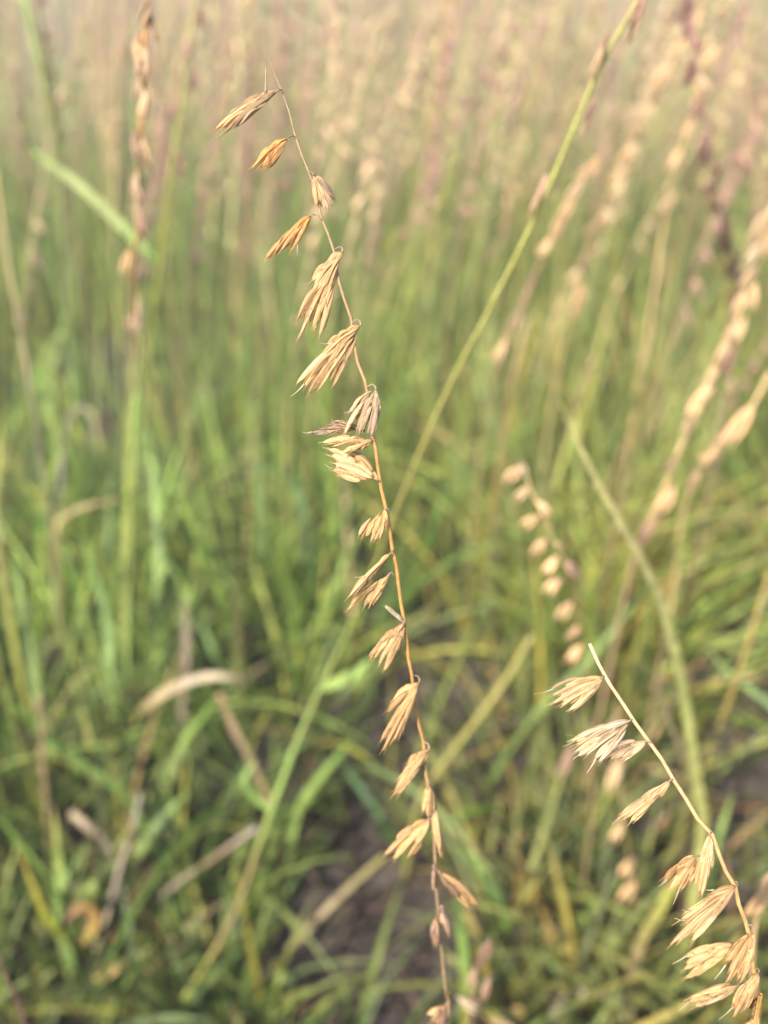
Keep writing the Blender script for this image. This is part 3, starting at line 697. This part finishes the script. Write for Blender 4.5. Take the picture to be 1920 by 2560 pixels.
stalk('olive stem slanting low from the cut tipped stalk toward the foot of the sharp one', [(1330,1590),(1270,1690),(1200,1790),(1130,1880),(1060,1980)], [.42,.44,.48], [.0016,.0018,.002], [OLIVE, (.36,.31,.09), OLIVE, (.34,.3,.1)], name='grass_stalk', cat='grass stalk')
blade('green blade slanting down behind the cut tipped stalk', [(1630,1440),(1560,1540),(1480,1640),(1390,1730),(1300,1830),(1230,1950)], [.46,.47,.49,.54], 4.6*mm, [G_MID, (.26,.34,.11), (.26,.34,.11), G_MID, G_MID], twist=.1)
blade('light green blade curving up at the far left edge of the middle', [(30,1380),(45,1450),(60,1540),(78,1640),(92,1740)], [.5,.51,.54], 7*mm, [G_LIGHT, (.32,.40,.16), G_LIGHT, G_MID], twist=.1)
blade('long bright green blade arching at the left beneath the pinkish hooked tip', [(205,1330),(228,1420),(255,1500),(272,1590),(275,1700)], [.5,.51,.54], 7*mm, [G_MID, (.30,.42,.16), G_LIGHT, G_MID], twist=.1)

# ================================================================== THE SETTING
xs = np.unique(np.r_[np.linspace(-1.2, 1.2, 97), np.linspace(-14, -1.2, 36), np.linspace(1.2, 14, 36)])
ys = np.unique(np.r_[np.linspace(-1.0, 2.5, 141), np.linspace(2.5, 20, 50)])
X, Y = np.meshgrid(xs, ys, indexing='ij')
Z = terrain(X, Y)
near = np.exp(-((X / 1.3) ** 2 + ((Y - .8) / 1.3) ** 2))
Z = Z + near * (rng.random(X.shape) - .5) * .006
nx, ny = X.shape
V = np.c_[X.ravel(), Y.ravel(), Z.ravel()]
idx = np.arange(nx * ny).reshape(nx, ny)
faces = np.stack([idx[:-1, :-1], idx[1:, :-1], idx[1:, 1:], idx[:-1, 1:]], -1).reshape(-1, 4)
me = bpy.data.meshes.new('ground')
me.from_pydata(V.tolist(), [], faces.tolist())
me.materials.append(M_SOIL)
me.polygons.foreach_set('use_smooth', [True] * len(me.polygons))
g = link('ground', me); g['kind'] = 'structure'; g['label'] = 'bare brown prairie soil under the grass'

def mass_mesh(name, V, F4, C, mat):
    me = bpy.data.meshes.new(name)
    V = np.asarray(V, np.float32).reshape(-1, 3); F4 = np.asarray(F4, np.int32).reshape(-1, 4)
    me.vertices.add(len(V)); me.vertices.foreach_set('co', V.ravel())
    me.loops.add(F4.size); me.loops.foreach_set('vertex_index', F4.ravel())
    me.polygons.add(len(F4))
    me.polygons.foreach_set('loop_start', np.arange(0, F4.size, 4, dtype=np.int32))
    me.polygons.foreach_set('loop_total', np.full(len(F4), 4, np.int32))
    me.update(calc_edges=True)
    ca = me.color_attributes.new('col', 'FLOAT_COLOR', 'POINT')
    C = np.asarray(C, np.float32).reshape(-1, 3)
    ca.data.foreach_set('color', np.c_[C, np.ones(len(C), np.float32)].ravel())
    me.polygons.foreach_set('use_smooth', [True] * len(F4))
    me.materials.append(mat)
    return me

def blades_np(base, L, W, az, lean, curl, c0, c1, seg=7):
    """many folded blades at once: base (n,3); lean = start angle off vertical, curl = added bend to the tip"""
    n = len(base)
    t = np.linspace(0, 1, seg)
    ang = lean[:, None] + curl[:, None] * t[None, :] ** 1.4
    ds = (L / (seg - 1))[:, None]
    hor = np.cumsum(np.sin(ang) * ds, 1) - np.sin(ang[:, :1]) * ds
    ver = np.cumsum(np.cos(ang) * ds, 1) - np.cos(ang[:, :1]) * ds
    dx, dy = np.sin(az), np.cos(az)
    path = np.stack([base[:, None, 0] + dx[:, None] * hor, base[:, None, 1] + dy[:, None] * hor, base[:, None, 2] + ver], -1)
    tw = rng.uniform(-1.1, 1.1, n)[:, None] * t[None, :] + rng.uniform(-.5, .5, n)[:, None]
    sx = np.cos(az)[:, None] * np.cos(tw) ; sy = -np.sin(az)[:, None] * np.cos(tw); sz = np.sin(tw)
    side = np.stack([sx, sy, sz], -1)
    prof = np.interp(t, [0, .15, .45, .75, .93, 1], [.75, 1, 1, .72, .3, .03])
    hw = (W[:, None] * prof[None, :] / 2)[..., None]
    nrm = np.stack([-dx[:, None] * np.cos(ang), -dy[:, None] * np.cos(ang), np.sin(ang)], -1)
    Lf, Md, Rg = path - side * hw, path - nrm * hw * .45, path + side * hw
    Vv = np.stack([Lf, Md, Rg], 2)
    cc = c0[:, None, :] * (1 - t[None, :, None]) + c1[:, None, :] * t[None, :, None]
    Cc = np.repeat(cc[:, :, None, :], 3, 2)
    k = np.arange(seg - 1)
    q = np.stack([np.stack([k * 3 + j, k * 3 + j + 1, (k + 1) * 3 + j + 1, (k + 1) * 3 + j], -1) for j in (0, 1)], 1).reshape(-1, 4)
    Fq = (np.arange(n) * seg * 3)[:, None, None] + q[None]
    return Vv.reshape(-1, 3), Fq.reshape(-1, 4), Cc.reshape(-1, 3)

def pick(pal, n, p=None, jit=.22):
    pal = np.array(pal)
    i = rng.choice(len(pal), n, p=p)
    return pal[i] * (1 + rng.uniform(-jit, jit, (n, 1))) * (1 + rng.uniform(-.06, .06, (n, 3)))

def cat_parts(parts):
    Vs, Fs, Cs, o = [], [], [], 0
    for v, f, c in parts:
        Vs.append(v); Fs.append(f + o); Cs.append(c); o += len(v)
    return np.vstack(Vs), np.vstack(Fs), np.vstack(Cs)

def soil_gap(x, y):
    """true where the soil is bare: the open patch between the tufts in front"""
    return ((x + .012) / .075) ** 2 + ((y - .278) / .052) ** 2 < 1

GREENS = [G_DEEP, G_MID, G_LIGHT, G_YEL, G_BLUE, DRY, TAN]
# ---- leafy tufts
parts = []
bases, Ls, Ws, azs, leans, curls, c0s, c1s = [], [], [], [], [], [], [], []
ntuft = 0
while ntuft < 640:
    behind = ntuft >= 560  # unseen tufts behind the lens, added to shade the ground in front
    if behind:
        y = rng.uniform(-.65, .06); x = rng.uniform(-.95, .35)
    else:
        y = .2 + 3.4 * rng.random() ** 1.5
        x = rng.uniform(-1, 1) * (.26 + .62 * y)
    if soil_gap(x, y): continue
    dense = 1.0
    
    ntuft += 1
    k = int(rng.integers(20, 46) * dense)
    r = rng.normal(0, .028 + .012 * y, (k, 2))
    bx, by = x + r[:, 0], y + r[:, 1]
    keep = ~soil_gap(bx, by)
    bx, by = bx[keep], by[keep]; k = len(bx)
    if k == 0: continue
    L = rng.uniform(.07, .24, k) * (1 + .25 * min(y, 1.5))
    if behind: L = rng.uniform(.2, .46, k) * (.62 if y > -.12 else 1)
    elif y < .3: L *= .5
    elif y < .46: L *= .68
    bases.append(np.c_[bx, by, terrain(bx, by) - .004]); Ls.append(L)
    Ws.append(rng.uniform(.0024, .0052, k) * (1 + .12 * y))
    azs.append(np.arctan2(r[keep, 0], r[keep, 1]) + rng.normal(0, .8, k))
    up = float(np.clip((y - .4) / .6, 0, 1))
    if behind: up = 1.
    leans.append(rng.uniform(.02, .5 - .3 * up, k)); curls.append(rng.uniform(.1, 1.5 - .95 * up, k))
    dry = rng.random() * .4
    pr = np.array([.2, .3, .22, .1, .1, dry * .2, dry * .2]); pr /= pr.sum()
    c = pick(GREENS, k, pr)
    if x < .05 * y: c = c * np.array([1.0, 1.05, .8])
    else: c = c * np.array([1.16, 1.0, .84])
    if y < .42: c = c * np.array([.58, .55, .62])  # near tufts darker: deeper green plus shade within the grass, put into colour
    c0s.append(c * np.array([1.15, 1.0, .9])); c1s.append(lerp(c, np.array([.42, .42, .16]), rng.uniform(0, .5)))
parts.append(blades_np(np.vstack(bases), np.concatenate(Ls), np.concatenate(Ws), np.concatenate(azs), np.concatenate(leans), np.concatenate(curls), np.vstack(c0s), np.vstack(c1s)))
# ---- the field farther off
n = 15000
y = 1.8 + 13 * rng.random(n) ** 1.5
x = rng.uniform(-1, 1, n) * (.4 + .62 * y)
b = np.c_[x, y, terrain(x, y) - .004]
pale = np.clip((y - 1.5) / 5, 0, 1)
c = pick([G_MID, G_LIGHT, G_YEL, G_BLUE, DRY, TAN], n, [.2, .27, .18, .05, .16, .14])
parts.append(blades_np(b, rng.uniform(.18, .48, n), rng.uniform(.004, .007, n) * (1 + .22 * y), rng.uniform(0, 6.28, n), rng.uniform(.02, .3, n), rng.uniform(0, .8, n), c, lerp(c, (.46, .38, .22), .35), 5))
Vv, Fv, Cv = cat_parts(parts)
go = link('grass', mass_mesh('grass', Vv, Fv, Cv, M_LEAF)); go['kind'] = 'stuff'
go['label'] = 'dense green and straw coloured prairie grass'

# ---- seed stalks beyond the near ones, uncountable in the blur
def stalks_np(base, Hh, az, lean, curl, colS, colT, nsp, ln, seg=7, wide=.0016):
    n = len(base)
    Vb, Fb, Cb = blades_np(base, Hh, np.full(n, 1.0) * wide, az, lean, curl, colS, colS * .6 + colT * .4, seg)
    Pm = Vb.reshape(n, seg, 3, 3)[:, :, 1]
    out = [(Vb, Fb, Cb)]
    tt = np.linspace(.52, .99, nsp)
    m = n * nsp
    f = tt * (seg - 1); i0 = np.minimum(f.astype(int), seg - 2); fr = f - i0
    P = Pm[:, i0] * (1 - fr)[None, :, None] + Pm[:, i0 + 1] * fr[None, :, None]
    sgn = np.where(rng.random((n, 1)) < .5, -1., 1.)
    a2 = (np.arctan2(np.cos(az), -np.sin(az))[:, None]) + rng.normal(0, .7, (n, nsp)) + np.where(sgn < 0, math.pi, 0)
    ll = ln * rng.uniform(.7, 1.25, (n, nsp))
    sp = rng.uniform(.15, .6, (n, nsp))
    d = np.stack([np.cos(a2) * np.sin(sp), np.sin(a2) * np.sin(sp), -np.cos(sp)], -1)
    u = np.stack([-np.sin(a2), np.cos(a2), np.zeros_like(a2)], -1)
    v = np.cross(d, u)
    rings = [(0, .25), (.3, 1), (.7, .75), (1, .08)]
    S_ = 4
    Vs = np.zeros((n, nsp, len(rings) * S_, 3))
    for r, (t, w_) in enumerate(rings):
        for s in range(S_):
            th = 2 * math.pi * s / S_
            Vs[:, :, r * S_ + s] = P + d * (ll * t)[..., None] + (u * math.cos(th) + v * math.sin(th)) * (ll * .19 * w_)[..., None]
    q = np.array([(r * S_ + s, r * S_ + (s + 1) % S_, (r + 1) * S_ + (s + 1) % S_, (r + 1) * S_ + s) for r in range(len(rings) - 1) for s in range(S_)])
    Fs = (np.arange(m) * len(rings) * S_)[:, None, None] + q[None]
    cs = colT[:, None, :] * (1 + rng.uniform(-.25, .25, (n, nsp, 1)))
    Cs = np.repeat(cs[:, :, None, :], len(rings) * S_, 2)
    out.append((Vs.reshape(-1, 3), Fs.reshape(-1, 4), Cs.reshape(-1, 3)))
    return cat_parts(out)

SEEDS = [(.50, .36, .19), (.60, .46, .27), (.50, .28, .23), (.42, .23, .21), (.44, .38, .17)]
n = 2600
y = 1.0 + 13 * rng.random(n) ** 1.35
x = rng.uniform(-1, 1, n) * (.3 + .6 * y)
cS = pick([G_YEL, OLIVE, TAN, G_LIGHT], n); cT = pick(SEEDS, n, [.27, .22, .23, .1, .18])
Vv, Fv, Cv = stalks_np(np.c_[x, y, terrain(x, y) - .004], rng.uniform(.45, .78, n), rng.normal(1.2, .9, n), rng.uniform(0, .16, n), rng.uniform(.05, .5, n), cS, cT, 16, .016 * 1.15, wide=.0026)
fo = link('distant_seed_grass', mass_mesh('distant_seed_grass', Vv, Fv, Cv, M_SEED)); fo['kind'] = 'stuff'
fo['label'] = 'hazy pink and tan mass of seed stalks filling the field behind'

# ---- countable stalks in the middle of the field, copied from a few
def field_proto(k, label, cs, ct, group):
    R = np.random.default_rng(40 + k)
    h = .56; n = 24
    t = np.linspace(0, 1, n)
    b = .05 + .10 * R.random()
    path = np.stack([b * t ** 2, .02 * np.sin(t * 3), h * t], -1)
    r = empty('seed_stalk', (0, 0, 0), label, 'grass stalk', group)
    c = [lerp(cs, ct, x * .6) for x in t]
    link('stem', MB().tube(path, np.linspace(.0014, .0006, n), 6, c).mesh('stem', M_STEM), r)
    mb = MB()
    mb.tube(path[int(.55 * n):], np.linspace(.0011, .0007, n - int(.55 * n)), 6, [ct] * n)
    for q in np.linspace(.56, .99, 15):
        p = path[int(q * (n - 1))]
        a = R.uniform(-.9, .9) + (math.pi if R.random() < .3 else 0)
        v = np.array([math.cos(a) * .5, math.sin(a) * .5, -.8]); v /= np.linalg.norm(v)
        L = R.uniform(.010, .016)
        cc = np.clip(np.array(ct) * R.uniform(.7, 1.25), 0, 1)
        for j in range(2):
            e = p + v * L + R.normal(0, .0016, 3)
            pp = np.array([p + (e - p) * u for u in (0, .25, .6, .85, 1)])
            mb.tube(pp, np.array([.3, 1, .9, .5, .1]) * L * .14, 6, [cc] * 5)
    link('seed_head', mb.mesh('seed_head', M_SEED), r)
    return r
KINDS = [('straw coloured seed stalk standing blurred in the middle of the field', (.34, .32, .10), (.62, .46, .26), 'straw seed stalks in the field'),
         ('pinkish brown seed stalk standing blurred in the middle of the field', (.32, .26, .12), (.46, .27, .20), 'pinkish seed stalks in the field'),
         ('dull purple seed stalk standing blurred in the middle of the field', (.28, .28, .10), (.34, .18, .16), 'purple seed stalks in the field')]
protos = [[field_proto(3 * k + j, *KINDS[k][:3], KINDS[k][3]) for j in range(2)] for k in range(3)]
used = set()
R = random.Random(5)
for i in range(48):
    k = R.choice((0, 0, 0, 1, 1, 2)); pr = protos[k][i % 2]
    y = .62 + 1.1 * R.random() ** 1.2
    x = R.uniform(-1, 1) * (.12 + .52 * y)
    if pr.name in used:
        o = pr.copy(); COL.objects.link(o)
        for ch in list(pr.children):
            c = ch.copy(); c.parent = o; COL.objects.link(c)
    else:
        o = pr; used.add(pr.name)
    o.location = (x, y, float(terrain(x, y)) - .004)
    o.rotation_euler = (R.uniform(-.06, .12), R.gauss(0, .07), R.uniform(-.9, .9))
    sc_ = R.uniform(.7, 1.12)
    o.scale = (1, 1, sc_)
for k in range(3):
    for pr in protos[k]:
        if pr.name not in used:
            for ch in list(pr.children): bpy.data.objects.remove(ch)
            bpy.data.objects.remove(pr)

# ---- dead litter on the soil
n = 5200
y = .2 + 1.4 * rng.random(n) ** 1.3
x = rng.uniform(-1, 1, n) * (.25 + .6 * y)
b = np.c_[x, y, terrain(x, y) + rng.uniform(.001, .012, n)]
c = pick([(.27, .21, .14), (.2, .16, .125), (.15, .10, .07), (.22, .15, .09), (.08, .055, .04)], n, [.12, .2, .26, .12, .3])
Vv, Fv, Cv = blades_np(b, rng.uniform(.008, .05, n), rng.uniform(.001, .0035, n), rng.uniform(0, 6.28, n), rng.uniform(1.35, 1.62, n), rng.uniform(-.25, .3, n), c, c * .9, 5)
lo = link('dead_grass_litter', mass_mesh('dead_grass_litter', Vv, Fv, Cv, M_LEAF)); lo['kind'] = 'stuff'
lo['label'] = 'brown and grey scraps of dead grass on the soil'

# ---- tinted volume added to imitate lens glare over the field
bm_v = [(x, y, z) for x in (-14.6, 14.6) for y in (-1.8, 20.8) for z in (-1.3, 3.2)]
hf = [(0, 1, 3, 2), (4, 6, 7, 5), (0, 4, 5, 1), (2, 3, 7, 6), (0, 2, 6, 4), (1, 5, 7, 3)]
hm = bpy.data.meshes.new('glare_volume'); hm.from_pydata(bm_v, [], hf)
m_h = bpy.data.materials.new('glare_volume'); m_h.use_nodes = True
ht = m_h.node_tree
for nd in list(ht.nodes): ht.nodes.remove(nd)
pv = ht.nodes.new('ShaderNodeVolumePrincipled')
pv.inputs['Color'].default_value = (.98, .88, .845, 1)
pv.inputs['Density'].default_value = .055
pv.inputs['Anisotropy'].default_value = .2
ho = ht.nodes.new('ShaderNodeOutputMaterial')
ht.links.new(pv.outputs[0], ho.inputs['Volume'])
hm.materials.append(m_h)
hz = link('glare_volume', hm); hz['kind'] = 'stuff'; hz['label'] = 'pale warm volume imitating lens glare over the field'
